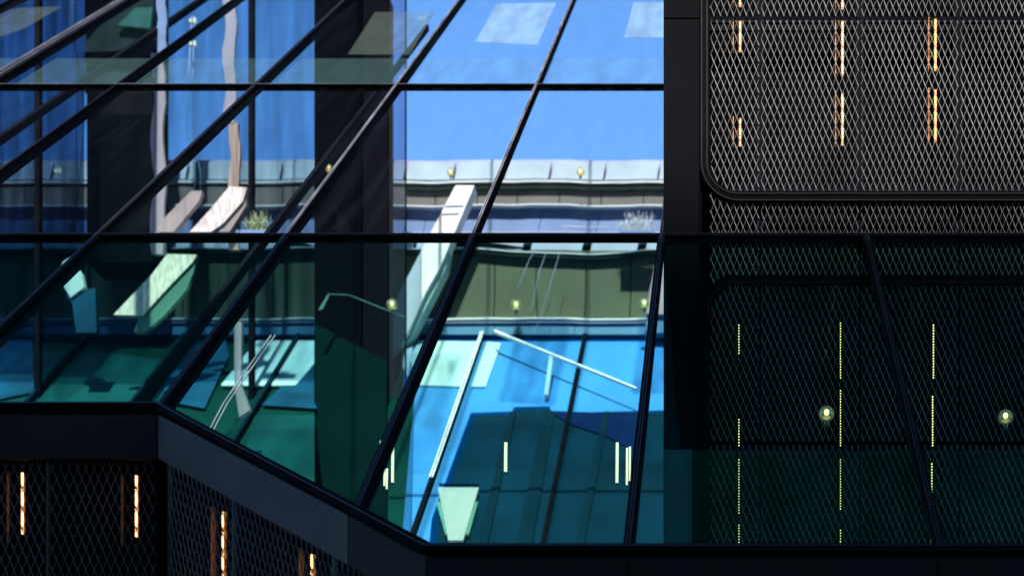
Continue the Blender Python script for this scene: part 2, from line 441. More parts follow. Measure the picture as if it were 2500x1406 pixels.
rounded_frame(1720, 479, 1, 84, .075, 'window_frame', M['frameband'], YW - .008, .14)
rounded_frame(1713, 488, 1, 92, .007, 'frame_bead', M['frameline'], YW - .014, .02)
rounded_frame(1726, 472, 1, 76, .007, 'frame_bead', M['frameline'], YW - .014, .02)
rounded_frame(1720, 681, -1, 84, .065, 'window_frame', M['frameband'], YW - .008, .14)
rounded_frame(1727, 690, -1, 76, .006, 'frame_bead', M['frameline'], YW - .014, .02)
wbox(1712, 578, 2900, 590, YW - .02, YW + .2, 'sill', M['black'])

SE = [1732, 1856, 2100, 2342, 2584]
def hole_u(x, y):   # outside the rounded frame in the upper field?
    return not (x < 1735 + 0 or (x < 1806 and y > 398 and ((x - 1806) ** 2 + (y - 398) ** 2) > 70 ** 2))
def hole_l(x, y):
    return not (x < 1806 and y < 765 and ((x - 1806) ** 2 + (y - 765) ** 2) > 72 ** 2)
LEDX = {0: 1807, 1: 2057, 2: 2284, 3: 2520}
def panel(xa, xb, ya, yb, extra=None, label=None, ph=0):
    def ins(u, v):
        px = CX + u * F / YW; py = CY - (v - EYE) * F / YW
        return xa + 2 <= px <= xb - 2 and ya <= py <= yb and (extra is None or extra(px, py))
    mb = MB()
    mesh_region(Vector((0, YW + .01, 0)), Vector((1, 0, 0)), Vector((0, -1, 0)), ins, XB(xa), XB(xb), ZB(yb), ZB(ya), mb, phase=XB(LEDX[ph]) % PU)
    return mb.build('mesh_panel', M['mesh'], mw, label)
def gap_under(x, y):
    return y > 492 or (x < 1806 and ((x - 1806) ** 2 + (y - 398) ** 2) > 98 ** 2)
def gap_over(x, y):
    return y < 671 or (x < 1806 and ((x - 1806) ** 2 + (y - 765) ** 2) > 97 ** 2)
for i, (xa, xb) in enumerate(zip(SE, SE[1:])):
    panel(xa, xb, -130, 41, ph=i)
    panel(xa, xb, 47, 466, hole_u if i == 0 else None, ph=i)
    panel(xa, xb, 492 if i else 440, 574, gap_under if i == 0 else None, ph=i)
    panel(xa, xb, 591, 671 if i else 720, gap_over if i == 0 else None, ph=i)
    panel(xa, xb, 692, 1078, hole_l if i == 0 else None, ph=i)
    panel(xa, xb, 1084, 1420, ph=i)
# rails seen through the mesh
rl = MB()
for yy in (36, 55): rl.box(XB(1732), 4, YW + .07, YW + .10, ZB(yy + 7), ZB(yy - 7))
for yy in (455, 502, 562, 602, 1072, 1094): rl.box(XB(1732), 4, YW + .07, YW + .10, ZB(yy + 8), ZB(yy - 8))
rl.build('backing_rail', M['rail'], mw)
vs = MB()
for xx in SE[1:4]: vs.box(XB(xx - 11), XB(xx + 11), YW + .06, YW + .09, ZB(1420), ZB(-130))
vs.build('backing_post', M['rail'], mw)
# teal band carried over the foot of the pier, as an added green board
wbox(1622, 1100, 1690, 1420, YW - .03, YW - .006, 'skirt_board', solid('skirt_green', (.02, .10, .085), .5))

# ---------------------------------------------------------------- LED strips
def led_strip(px, spans, Y, label, mat, r=.0052, pitch=.0200, fin=True, fx=-17):
    a0, a1 = min(s[0] for s in spans), max(s[1] for s in spans)
    t = thing('light_strip', label, 'light strip', 'vertical light strips glowing behind the metal mesh', loc=P(px, a1, Y))
    hs = MB(); c0 = P(px, a0 - 4, Y); c1 = P(px, a1 + 4, Y)
    hs.box(c0.x - .009, c0.x + .009, Y + .006, Y + .02, c1.z, c0.z)
    hs.build('channel', M['ledhouse'] if fin else M['black'], t)
    mb = MB()
    for s0, s1 in spans:
        z0, z1 = P(px, s1, Y).z, P(px, s0, Y).z
        n = max(1, int((z1 - z0) / pitch))
        for i in range(n):
            z = z0 + (i + .5) * (z1 - z0) / n
            ring = [Vector((c0.x + r * math.cos(q), Y + .005, z + r * math.sin(q))) for q in [k * math.pi / 3 for k in range(6)]]
            mb.prism(ring, Vector((0, -.006, 0)))
    mb.build('diodes', mat, t)
    if fin:
        fb = MB(); xx = P(px + fx, 0, Y).x
        fb.box(xx - .002, xx + .002, Y - .02, Y + .03, c1.z, c0.z)
        fb.build('side_fin', M['ledhouse'], t)  # added plate, glows where diode light would spill
    return t
YL = YW + .05
led_strip(1807, [(-60, 12)], YL, 'short glowing light strip behind mesh cut by the top edge, next to the grey pier', M['led'])
led_strip(1807, [(55, 122)], YL, 'warm glowing light strip behind the upper mesh, just below the joint beside the pier', M['led'])
led_strip(1807, [(292, 352)], YL, 'short warm light strip low in the upper mesh near the rounded frame corner', M['led'])
led_strip(2057, [(-60, 18)], YL, 'glowing light strip cut by the top edge, second column from the pier', M['led'])
led_strip(2057, [(55, 180)], YL, 'long warm light strip in the middle column of the upper mesh, upper one', M['led'])
led_strip(2057, [(230, 350)], YL, 'long warm light strip in the middle column of the upper mesh, lower one', M['led'])
led_strip(2284, [(50, 168)], YL, 'brightest long warm light strip at upper right of the upper mesh', M['led'])
led_strip(2284, [(222, 342)], YL, 'bright warm light strip at right of the upper mesh just above the long frame rail', M['led'])
cols = {1804: [(790, 865), (1020, 1090), (1118, 1255), (1278, 1340)], 2052: [(785, 925), (950, 1090), (1118, 1245), (1290, 1345)],
        2279: [(790, 925), (965, 1090), (1128, 1225), (1293, 1342)]}
place = {1804: 'left column', 2052: 'middle column', 2279: 'right column'}
hgt = ['topmost', 'second from top', 'third from top', 'lowest']
for c_, spans in cols.items():
    for i, s_ in enumerate(spans):
        wide = c_ == 2279
        led_strip(c_ - (2 * i if wide else 0), [s_], YW - .01 if True else YL,
                  'thin yellow light strip under green glass, %s in the %s' % (hgt[i], place[c_]), M['led_y'],
                  r=.0056 if wide else .0042, pitch=.0215, fin=False)

# ---------------------------------------------------------------- lower left mesh wall under the fascia
ml = thing('lower_mesh_wall', 'dark unlit mesh wall with a corner under the fascia at lower left', 'wall', loc=(-4, 9, 0))
def nrm(a, b):
    t = (b - a).normalized(); n = Vector((0, 0, 1)).cross(t).normalized()
    return t, (n if n.y < 0 else -n)
segs = [(E0, E1), (E1, E2)]
for a, b in segs:
    t, n = nrm(a, b)
    bk = MB(); c = -n * .30
    a_, b_ = a - t * .3, b
    dz_ = Vector((0, 0, -.06))
    bk.prism([a_ + c + dz_, b_ + c + dz_, Vector((b_.x, b_.y, 0)) + c, Vector((a_.x, a_.y, 0)) + c], -n * .1)
    bk.build('backing', M['meshback'], ml)
def lpanel(a, b, s0, s1, px=None):
    t, n = nrm(a, b); ztop = a.z - FH - .004
    o = Vector((a.x, a.y, 0)) - n * .055
    ph = random.uniform(0, PU)
    if px is not None:
        d = P(px, 1200, 1.0) - Vector((0, 0, EYE)); nn = Vector((n.x, n.y, 0))
        hit = Vector((0, 0, EYE)) + d * ((o - Vector((0, 0, EYE))).dot(nn) / d.dot(nn))
        ph = (hit - o).dot(t)
    mb = MB()
    def ins(u, v): return s0 + .008 <= u <= s1 - .008 and 3.0 <= v <= ztop
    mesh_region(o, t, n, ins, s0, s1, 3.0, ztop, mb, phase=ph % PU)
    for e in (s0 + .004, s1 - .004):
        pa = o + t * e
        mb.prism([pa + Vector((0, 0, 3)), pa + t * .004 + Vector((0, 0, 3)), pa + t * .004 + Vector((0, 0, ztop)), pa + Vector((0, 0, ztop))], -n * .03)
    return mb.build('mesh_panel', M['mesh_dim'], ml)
M['mesh_dim'] = solid('mesh_metal_dark', (.105, .092, .082), .6, .1, .2, 4)  # darker copy of the mesh metal, shade put into its colour
tL = (E1 - E0).length
sj = (P(104, 1118, E1.y).x - E0.x)
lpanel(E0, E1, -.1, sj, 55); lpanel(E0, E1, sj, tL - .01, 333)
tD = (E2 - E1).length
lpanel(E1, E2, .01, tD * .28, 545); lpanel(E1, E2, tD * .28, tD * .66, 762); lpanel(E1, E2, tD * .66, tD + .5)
MB().prism([Vector((E1.x - .02, E1.y + .01, 3)), Vector((E1.x + .02, E1.y + .01, 3)), Vector((E1.x + .02, E1.y + .01, E1.z - FH)), Vector((E1.x - .02, E1.y + .01, E1.z - FH))], Vector((0, .05, 0))).build('corner_post', M['meshback'], ml)

def led_low(o, t, n, px, y0, y1, label):
    """strip behind a mesh plane, found where the sight line at px meets the plane 0.13 m behind it"""
    oo = o - n * .13
    d = P(px, y0, 1.0) - Vector((0, 0, EYE)); e = P(px, y1, 1.0) - Vector((0, 0, EYE))
    cam0 = Vector((0, 0, EYE))
    nn = Vector((n.x, n.y, 0))
    s_ = (oo - cam0).dot(nn) / d.dot(nn)
    pa, pb = cam0 + d * s_, cam0 + e * s_
    tt = thing('light_strip', label, 'light strip', 'vertical light strips glowing behind the metal mesh', loc=pb)
    mb = MB(); L_ = pa.z - pb.z; k = int(L_ / .0135)
    for i in range(k):
        c = Vector((pa.x, pa.y, pb.z + (i + .5) * L_ / k))
        ring = [c + t * .0075 * math.cos(q) + Vector((0, 0, .0052 * math.sin(q))) for q in [j * math.pi / 3 for j in range(6)]]
        mb.prism(ring, n * .006)
    mb.build('diodes', M['led'], tt)
    c = Vector((pa.x, pa.y, 0))
    h = MB().prism([c - t * .007 + Vector((0, 0, pb.z)), c + t * .007 + Vector((0, 0, pb.z)), c + t * .007 + Vector((0, 0, pa.z)), c - t * .007 + Vector((0, 0, pa.z))], -n * .02)
    h.build('channel', M['ledhouse'], tt)
    g = MB(); q = c - t * .085
    g.prism([q + Vector((0, 0, pb.z - .06)), q + t * .004 + Vector((0, 0, pb.z - .06)), q + t * .004 + Vector((0, 0, pa.z)), q + Vector((0, 0, pa.z))], n * .035)
    g.build('side_fin', M['ledfin'], tt)
M['ledfin'] = solid('orange_fin', (.35, .18, .05), .35, .3, .6, 90)  # orange light spill put into the colour of an added plate
t0_, n0_ = nrm(E0, E1); t1_, n1_ = nrm(E1, E2)
o0 = Vector((E0.x, E0.y, 0)) - n0_ * .055; o1 = Vector((E1.x, E1.y, 0)) - n1_ * .055
led_low(o0, t0_, n0_, 55, 1153, 1303, 'warm light strip behind dark mesh at the far lower left corner')
led_low(o0, t0_, n0_, 333, 1160, 1310, 'warm light strip behind dark mesh just left of the fascia kink')
led_low(o1, t1_, n1_, 545, 1248, 1480, 'warm light strip behind the angled dark mesh below the light grey fascia')
led_low(o1, t1_, n1_, 762, 1352, 1500, 'small warm light strip behind angled mesh at the bottom edge')

# ---------------------------------------------------------------- facade across the courtyard
YF = 21.7
fc = thing('courtyard_building', 'olive and pale banded building seen through the sloping glass, lit by the sun', 'building', loc=(-3, YF, 0))
def fpoly(pts, mat, name, Y=YF, t=.05, w_=0.0, label=None):
    return flat(wavy(pts, w_) if w_ else pts, Y, t).build(name, mat, fc, label)
flat(rect(-260, 440, 1700, 1150), YF + .40, 2.5).build('core_wall', M['olive_dk'], fc)
# parapet of pale panels
flat(wavy(rect(-260, 391, 1700, 440), 1.2), YF + .25, .10).build('parapet_frame', M['lilac_pale'], fc)
xs = [-200, -95, 20, 130, 240, 350, 460, 575, 690, 800, 915, 992, 1112, 1235, 1347, 1480, 1612, 1700]
for a, b in zip(xs, xs[1:]):
    fpoly(wavy([(a + 9, 396), (b - 1, 396), (b - 9, 437), (a - 1, 437)], 1.2), M['pale'], 'parapet_panel', YF + .18, .05)
fpoly(rect(-260, 441, 1700, 446), M['ledge'], 'coping', YF + .12, .1, 1.6)
fpoly(rect(-260, 446, 1700, 455), M['joint'], 'shadow_gap', YF + .20, .1, 1.6)
# upper olive row
xs = [-260, -150, -45, 60, 165, 270, 375, 480, 585, 690, 795, 900, 992, 1063, 1165, 1263, 1366, 1468, 1571, 1700]
for a, b in zip(xs, xs[1:]): fpoly(rect(a + 1.2, 456, b - 1.2, 502), M['olive'], 'cladding_panel', YF + .15, .06)
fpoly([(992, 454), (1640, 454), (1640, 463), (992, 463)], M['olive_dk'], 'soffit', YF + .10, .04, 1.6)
# lilac band
fpoly(rect(-260, 499, 1700, 502.5), M['ledge'], 'ledge', YF - .02, .12, 1.9)
xs = [-260, -100, 60, 220, 380, 540, 700, 860, 992, 1040, 1180, 1320, 1462, 1592, 1700]
for a, b in zip(xs, xs[1:]):
    fpoly([(a + 8, 503), (b + 6.5, 503), (b - 12.5, 592), (a - 11, 592)], M['lilac'], 'glass_band_panel', YF + .08, .05)
fpoly(rect(992, 566, 1640, 568.5), M['lilac_pale'], 'handrail', YF - .02, .02, 1.5)
fpoly(rect(1372, 552, 1480, 555), M['lilac_pale'], 'handrail', YF - .02, .02, 1.0)
# pale band with deep blue joints just below the transom
for a, b in ((-260, 385), (385, 690), (700, 1010), (1020, 1280), (1302, 1425), (1447, 1560), (1582, 1700)):
    fpoly(wavy([(a, 586), (b, 586), (b - 6, 612), (a - 6, 612)], 2.0), M['lilac_pale'], 'pale_band_panel', YF + .02, .05)
blob = [(1080, 597), (1100, 591), (1130, 588), (1170, 589), (1215, 594), (1255, 600), (1290, 605), (1250, 605), (1200, 600), (1160, 598), (1110, 599)]
fpoly(blob, M['joint'], 'hood', YF - .05, .05)
blob = [(690, 590), (740, 592), (775, 602), (775, 618), (730, 606), (690, 600)]
fpoly(blob, M['joint'], 'hood', YF - .05, .05)
# arched dark green band: low in the middle, high at the ends
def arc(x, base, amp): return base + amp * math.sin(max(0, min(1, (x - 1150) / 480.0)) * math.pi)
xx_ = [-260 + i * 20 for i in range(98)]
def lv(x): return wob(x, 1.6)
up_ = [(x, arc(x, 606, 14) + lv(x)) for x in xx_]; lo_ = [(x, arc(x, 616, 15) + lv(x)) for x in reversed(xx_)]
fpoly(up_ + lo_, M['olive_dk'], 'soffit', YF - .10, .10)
up_ = [(x, arc(x, 604, 14) + lv(x)) for x in xx_]; lo_ = [(x, arc(x, 606.4, 14) + lv(x)) for x in reversed(xx_)]
fpoly(up_ + lo_, M['ledge'], 'ledge', YF - .12, .05)
# tall olive row, gently bowed joints
xs = [-260, -140, -20, 100, 215, 330, 445, 555, 665, 775, 885, 990, 1098, 1205, 1312, 1427, 1537, 1605, 1700]
for i, (a, b) in enumerate(zip(xs, xs[1:])):
    def side(x, s_): 
        return [(x + s_ + 3.5 * math.sin(q / 6 * math.pi) * (1 if int(x) % 2 else -1), 612 + q * 164 / 6) for q in range(7)]
    fpoly(side(a, 1.3) + list(reversed(side(b, -1.3))), M['olive_low'], 'cladding_panel', YF - .02, .05)
fpoly(rect(-260, 776, 1640, 779), M['white'], 'ledge', YF - .16, .14, 1.3, )
xs = [-260, -80, 100, 290, 480, 640, 775, 985, 1208, 1405, 1582, 1700]
for a, b in zip(xs, xs[1:]): fpoly([(a + 6, 780), (b + 4.5, 780), (b - 5.5, 816), (a - 4, 816)], M['bandblue'], 'sill_panel', YF - .12, .05)
fpoly(rect(-260, 786, 1640, 787.5), M['lilac_pale'], 'sill_bead', YF - .15, .03, .8)
fpoly(rect(-260, 816, 1700, 822), M['roofrim'], 'flashing', YF - .20, .1)

# leaning white raker beam
rb = thing('raking_beam', 'bright white leaning beam standing against the olive cladding', 'beam', loc=P(1050, 800, 21.2))
flat([(1112, 453), (1158, 453), (1087, 622), (1074, 652), (1040, 712), (985, 835), (940, 920), (930, 800)], 21.15, .25).build('beam', M['white'], rb)
flat([(1086, 612), (1098, 600), (1088, 655), (1006, 818), (985, 850)], 21.22, .25).build('edge_flange', M['mint'], rb)
flat([(1086, 503), (1132, 501), (1132, 502), (1086, 504)], 21.14, .01).build('bracket', M['lilac'], rb)
flat([(1078, 522), (1120, 520), (1120, 521), (1078, 523)], 21.14, .01).build('bracket', M['lilac'], rb)
pc = thing('pink_white_post', 'pale pink tapered post at the right end of the olive cladding', 'post', loc=P(1600, 765, 21.3))
flat([(1612, 600), (1640, 600), (1640, 768), (1578, 765), (1586, 705), (1596, 660)], 21.2, .2).build('shaft', M['pinkwhite'], pc)
flat([(1580, 766), (1640, 768), (1640, 812), (1574, 812)], 21.25, .2).build('foot', M['bandblue'], pc)

# ---------------------------------------------------------------- globe lamps
def globe(px, py, Y, rpx, label, bulbm='bulb', group='round glass globe lamps'):
    c = P(px, py, Y); r = rpx / F * Y
    t = thing('globe_lamp', label, 'lamp', group, loc=c)
    prof = [(r * math.sin(a), r * math.cos(a)) for a in [math.pi * i / 16 for i in range(17)]]
    prof = [(max(a, .0004), b) for a, b in prof]
    MB().lathe(c, prof).build('globe', M['globe'], t, smooth=True)
    rb_ = r * .34
    prof = [(max(.0004, rb_ * math.sin(a)), rb_ * math.cos(a) * 1.15) for a in [math.pi * i / 10 for i in range(11)]]
    MB().lathe(c + Vector((0, 0, r * .22)), prof, 16).build('bulb', M[bulbm], t, smooth=True)
    rd = r * .62
    prof = [(rd * math.sin(a), -rd * math.cos(a)) for a in [math.pi * (.02 + .30 * i / 6) for i in range(7)]]
    MB().lathe(c - Vector((0, 0, r * .12)), prof, 20).build('reflector', M['brassglow'], t, smooth=True)
    MB().lathe(c, [(r * .30, -r * .9), (r * .30, -r * 1.3), (r * .16, -r * 1.7), (.0004, -r * 1.7)], 16).build('base_cap', M['brass'], t, smooth=True)
    MB().lathe(c, [(r * .18, r * .95), (r * .18, r * 1.25), (.0004, r * 1.25)], 8).build('top_cap', M['cable_dk'], t)
    return t
M['brassglow'] = glow('lit_reflector', (.95, .80, .36), .30)  # crescent reflected in each globe, put in as a glowing dish
M['cable_dk'] = solid('thin_stem', (.03, .05, .045), .5)
globe(957, 744, 19.3, 13, 'glass globe lamp in front of the grey glass strip beside the dark column')
globe(1260, 745, 21.35, 13.5, 'glass globe lamp in the middle of the sunlit olive cladding')
globe(1573, 741, 21.0, 12.5, 'glass globe lamp beside the pale pink post')
globe(1100, 421, 21.5, 9, 'small globe lamp against the pale parapet panels, above the white beam')
globe(1417, 420, 21.5, 10, 'small globe lamp against the pale parapet panels, right hand one')
globe(803, 412, 19.4, 9, 'amber globe lamp half hidden on the dark column', 'amber')
globe(2018, 1010, 10.9, 19, 'large lit globe lamp before the lower right mesh, nearer the middle strip column')
globe(2455, 1018, 10.9, 18.5, 'large lit globe lamp before the lower right mesh at the right edge')

# ---------------------------------------------------------------- smoked glass wing at the left
YT = 20.0
tw = thing('smoked_glass_wall', 'tall smoked glass wall with black uprights behind the left half of the roof', 'glass wall', loc=P(400, 965, YT))
def tpoly(pts, mat, name, Y=YT, t=.01): return flat(pts, Y, t).build(name, mat, tw)
tpoly(rect(-260, -28, 84, 819), M['tint'], 'pane'); tpoly(rect(96, -28, 606, 819), M['tint'], 'pane')
tpoly(rect(618, -28, 766, 819), M['tint'], 'pane')
tpoly(rect(84, -28, 96, 1040), M['frame'], 'upright', YT - .04, .1); tpoly(rect(606, -28, 618, 1040), M['frame'], 'upright', YT - .04, .1)
tpoly(rect(945, -28, 990, 1040), M['tint3'], 'return_pane')
tpoly(rect(988.5, -28, 991, 1040), M['column'], 'upright', YT - .02, .05)
tpoly(rect(-260, -28, 205, 819), M['tint2'], 'rear_pane', YT + .25)
col = thing('black_column', 'broad black column rising behind the sloping glass', 'column', loc=P(850, 1040, 19.6))
flat(rect(767, -20, 880, 1430), 19.75, .5).build('shaft', M['column'], col)
flat(rect(880, -20, 946, 1430), 19.9, .35).build('side_face', M['column2'], col)
flat([(770, 790), (944, 880), (944, 1430), (770, 1430)], 19.68, .04).build('plinth', M['plinth'], col)
flat([(812, 500), (856, 548), (856, 590), (812, 560)], 19.72, .03).build('bracket_plate', M['column2'], col)
sh = thing('dark_shaft_tower', 'dark windowless tower behind the smoked glass at upper left', 'tower', loc=P(290, 605, 20.8))
flat(rect(212, 224, 372, 640), 20.8, .6).build('lower_wall', M['shaft'], sh)
flat(rect(206, -60, 376, 224), 20.85, .55).build('upper_wall', M['shaftgreen'], sh)
flat([(206, 128), (300, 124), (360, 96), (376, 98), (376, 150), (206, 150)], 20.78, .05).build('dark_soffit', M['column'], sh)
flat([(286, 62), (330, 20), (372, 18), (366, 70)], 20.77, .05).build('pale_panel', M['mint_dk'], sh)
flat([(206, -60), (280, -60), (250, 20), (206, 70)], 20.77, .05).build('dark_panel', M['column'], sh)
def strip(cx, y0, y1, w0, w1, amp, seed):
    rnd = random.Random(seed); n = 16; L_ = []; R_ = []
    for i in range(n + 1):
        y = y0 + (y1 - y0) * i / n; o = amp * math.sin(i * .9 + seed) * rnd.uniform(.5, 1)
        ww = w0 + (w1 - w0) * i / n + rnd.uniform(-2, 2)
        L_.append((cx + o - ww / 2, y)); R_.append((cx + o * .8 + ww / 2, y))
    return L_ + list(reversed(R_))
p1 = thing('white_mast', 'tall uneven white mast behind the smoked glass', 'mast', loc=P(565, 450, 21))  # reflected streak built as an upright strip
flat(strip(560, -60, 300, 30, 26, 5, 3), 19.80, .06).build('upper_shaft', M['post'], p1)
flat(strip(572, 300, 610, 24, 24, 4, 4), 19.81, .06).build('lower_shaft', M['postwarm'], p1)
p2 = thing('grey_mast', 'pale blue grey mast standing beside the dark tower', 'mast', loc=P(392, 600, 21))  # second reflected streak, also built as a strip
flat(strip(394, -60, 130, 20, 24, 3, 6), 19.86, .06).build('upper_shaft', M['lilac'], p2)
flat(strip(386, 130, 620, 26, 34, 7, 5), 19.87, .06).build('lower_shaft', M['post'], p2)
for i, (pts, lab) in enumerate((([(176, -40), (170, 60), (184, 100), (190, 200), (186, 330), (190, 440), (178, 575)], 'thin pale cable, left strand by the dark tower'),
                                ([(180, -40), (176, 80), (200, 200), (206, 300), (196, 420), (182, 560), (178, 600)], 'thin pale cable, right strand bending over the dark tower'),
                                ([(468, 40), (460, 200), (455, 320), (474, 400), (478, 520)], 'thin pale cable hanging in front of the blue sky, left one'),
                                ([(474, 40), (470, 230), (470, 330), (490, 420), (488, 500)], 'thin pale cable hanging in front of the blue sky, right one'))):
    tag(MB().tube([P(x, y, 20.55) for x, y in pts], .0075, 6).build('cable', M['cable'], None, smooth=True), lab, 'cable', 'thin hanging cables')
for i, (x, y, lab) in enumerate(((470, 51, 'upper pair of small bright lamps on the cable'), (470, 107, 'lower pair of small bright lamps on the cable'),
                                 (140, 417, 'small sparkling warm lamps left of the dark tower'))):
    t = thing('twin_lamp', lab, 'lamp', 'small twin lamps', loc=P(x, y, 20.4))
    mt = M['tubelamp'] if i < 2 else M['bulb']
    MB().prism([P(a, b, 20.4) for a, b in rect(x - 8, y - 5, x - 3, y + 3)], Vector((0, .03, 0))).build('lamp_head', mt, t)
    MB().prism([P(a, b, 20.4) for a, b in rect(x + 1, y - 7, x + 8, y + 4)], Vector((0, .03, 0))).build('lamp_head', mt, t)
    MB().tube([P(x - 8, y + 6, 20.42), P(x + 8, y + 5, 20.42)], .006, 6).build('bracket', M['cable_dk'], t)
# leaning pale reflected patches, put in as slabs by the smoked glass
def leaning(pts, mat, label, Y=19.68, edge=None):
    t = thing('leaning_slab', label, 'slab', 'pale leaning slabs behind the smoked glass', loc=P(*pts[-1], Y))
    flat(pts, Y, .08).build('face', mat, t)
    if edge: flat(edge[0], Y + .03, .08).build('edge_face', edge[1], t)
    return t
M['slabwhite'] = solid('slab_white', (.70, .58, .54), .5, 0, .40, 3, stretch=(9, 1, 2))
M['slabmint'] = solid('slab_mint', (.55, .56, .44), .5, 0, .35, 3, stretch=(9, 1, 2))
M['slabdim'] = glass('slab_dim', (.9, .9, .92), .0, (1, 1, 1), .3, haze=.5, hcol=(.62, .52, .50), smear=.4, smcol=(.1, .1, .12), smsc=(9, 1, 0))
leaning([(560, 455), (604, 458), (592, 492), (545, 545), (515, 566), (463, 566), (510, 515)], M['slabwhite'], 'brightest pinkish leaning slab above the transom, near the black upright', 19.66,
        ([(600, 462), (602, 500), (560, 566), (515, 566)], M['slabdim']))
leaning([(467, 466), (494, 466), (486, 490), (424, 566), (386, 566), (388, 545)], M['slabdim'], 'dim pinkish leaning slab above the transom, by the grey mast', 19.70)
leaning([(408, 620), (480, 622), (470, 640), (412, 700), (348, 770), (277, 768), (330, 712), (372, 668)], M['slabmint'], 'largest cream leaning slab below the transom at left', 19.68,
        ([(478, 624), (474, 660), (456, 706), (400, 770), (352, 812), (328, 810), (340, 770)], M['mint_dk']))
leaning([(152, 640), (170, 628), (200, 668), (206, 700), (172, 726), (150, 690)], M['mint'], 'small blurred mint slab at far left', 19.68,
        ([(160, 720), (232, 702), (236, 812), (186, 812), (176, 740)], M['tealblue']))

# ---------------------------------------------------------------- lower glass roof, parallel to the first, deeper in the courtyard
H2 = 2.19
lr = thing('lower_glass_roof', 'lower sloping glass roof of sky blue and dark teal panes inside the courtyard', 'glass roof', loc=(0, 18, 5))
def rp(pts, mat, name, lift=0.0, t=.02): return slope(pts, H2, t, lift).build(name, mat, lr)
YB = 1420
RK = [.057, .2, .347, .49]
def clipk(k, y, xmin): return max(K(k, y), xmin)
# right field
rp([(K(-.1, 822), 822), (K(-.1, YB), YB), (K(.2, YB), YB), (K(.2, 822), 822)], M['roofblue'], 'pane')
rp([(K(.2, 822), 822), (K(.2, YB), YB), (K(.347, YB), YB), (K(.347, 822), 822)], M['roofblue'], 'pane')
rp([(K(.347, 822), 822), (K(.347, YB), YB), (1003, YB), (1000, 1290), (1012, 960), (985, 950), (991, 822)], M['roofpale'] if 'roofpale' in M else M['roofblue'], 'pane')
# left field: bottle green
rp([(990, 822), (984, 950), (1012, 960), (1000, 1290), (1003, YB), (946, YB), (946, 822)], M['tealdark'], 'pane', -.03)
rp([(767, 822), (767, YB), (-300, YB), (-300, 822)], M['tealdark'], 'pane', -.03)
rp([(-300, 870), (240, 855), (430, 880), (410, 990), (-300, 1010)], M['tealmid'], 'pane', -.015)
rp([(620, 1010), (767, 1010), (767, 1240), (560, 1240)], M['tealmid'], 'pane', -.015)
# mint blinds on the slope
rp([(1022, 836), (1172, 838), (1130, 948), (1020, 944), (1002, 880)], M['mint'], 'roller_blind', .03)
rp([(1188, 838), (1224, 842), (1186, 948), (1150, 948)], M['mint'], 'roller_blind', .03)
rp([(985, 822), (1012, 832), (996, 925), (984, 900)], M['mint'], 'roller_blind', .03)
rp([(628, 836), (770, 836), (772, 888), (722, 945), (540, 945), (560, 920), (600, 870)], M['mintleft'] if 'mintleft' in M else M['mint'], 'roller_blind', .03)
# blue sky reflections at left, painted as flat panes
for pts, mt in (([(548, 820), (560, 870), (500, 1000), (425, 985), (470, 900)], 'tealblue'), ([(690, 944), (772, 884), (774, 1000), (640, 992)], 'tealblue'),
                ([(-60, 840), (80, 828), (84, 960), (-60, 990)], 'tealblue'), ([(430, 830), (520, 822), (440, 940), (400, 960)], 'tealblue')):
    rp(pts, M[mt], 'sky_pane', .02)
# dark roof outline reflected lower down, put in as opaque panels
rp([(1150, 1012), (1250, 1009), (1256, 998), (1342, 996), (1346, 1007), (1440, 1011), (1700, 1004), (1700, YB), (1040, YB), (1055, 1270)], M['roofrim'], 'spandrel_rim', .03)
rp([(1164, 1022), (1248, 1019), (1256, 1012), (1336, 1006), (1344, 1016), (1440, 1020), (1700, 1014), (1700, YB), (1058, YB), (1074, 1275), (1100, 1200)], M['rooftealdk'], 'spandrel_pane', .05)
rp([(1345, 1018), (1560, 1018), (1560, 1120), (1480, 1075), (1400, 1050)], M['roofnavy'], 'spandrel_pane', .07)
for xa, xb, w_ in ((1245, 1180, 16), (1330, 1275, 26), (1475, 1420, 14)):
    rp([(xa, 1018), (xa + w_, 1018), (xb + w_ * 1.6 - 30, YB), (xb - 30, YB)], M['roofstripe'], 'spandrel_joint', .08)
# mullions of the lower roof
for k in (-.09, .2, .347, .609, .772, .91, 1.06):
    y0 = 822; a, b = G(K(k, y0), y0, H2), G(K(k, YB), YB, H2)
    w_ = .055
    mt = M['silver'] if k == .347 else (M['frame'] if k < .5 else M['tealdark'])
    MB().bar(a + SN * .08, b + SN * .08, X_, SN, w_, w_, .08).build('mullion', M['frame'] if k < .5 else M['roofstripe'], lr)
    if k == .347:
        for o_ in (-.016, .016): MB().bar(a + SN * .10 + X_ * o_, b.lerp(a, .33) + SN * .10 + X_ * o_, X_, SN, .014, .014, .02).build('cap_strip', M['silverb'] if 'silverb' in M else M['white'], lr)
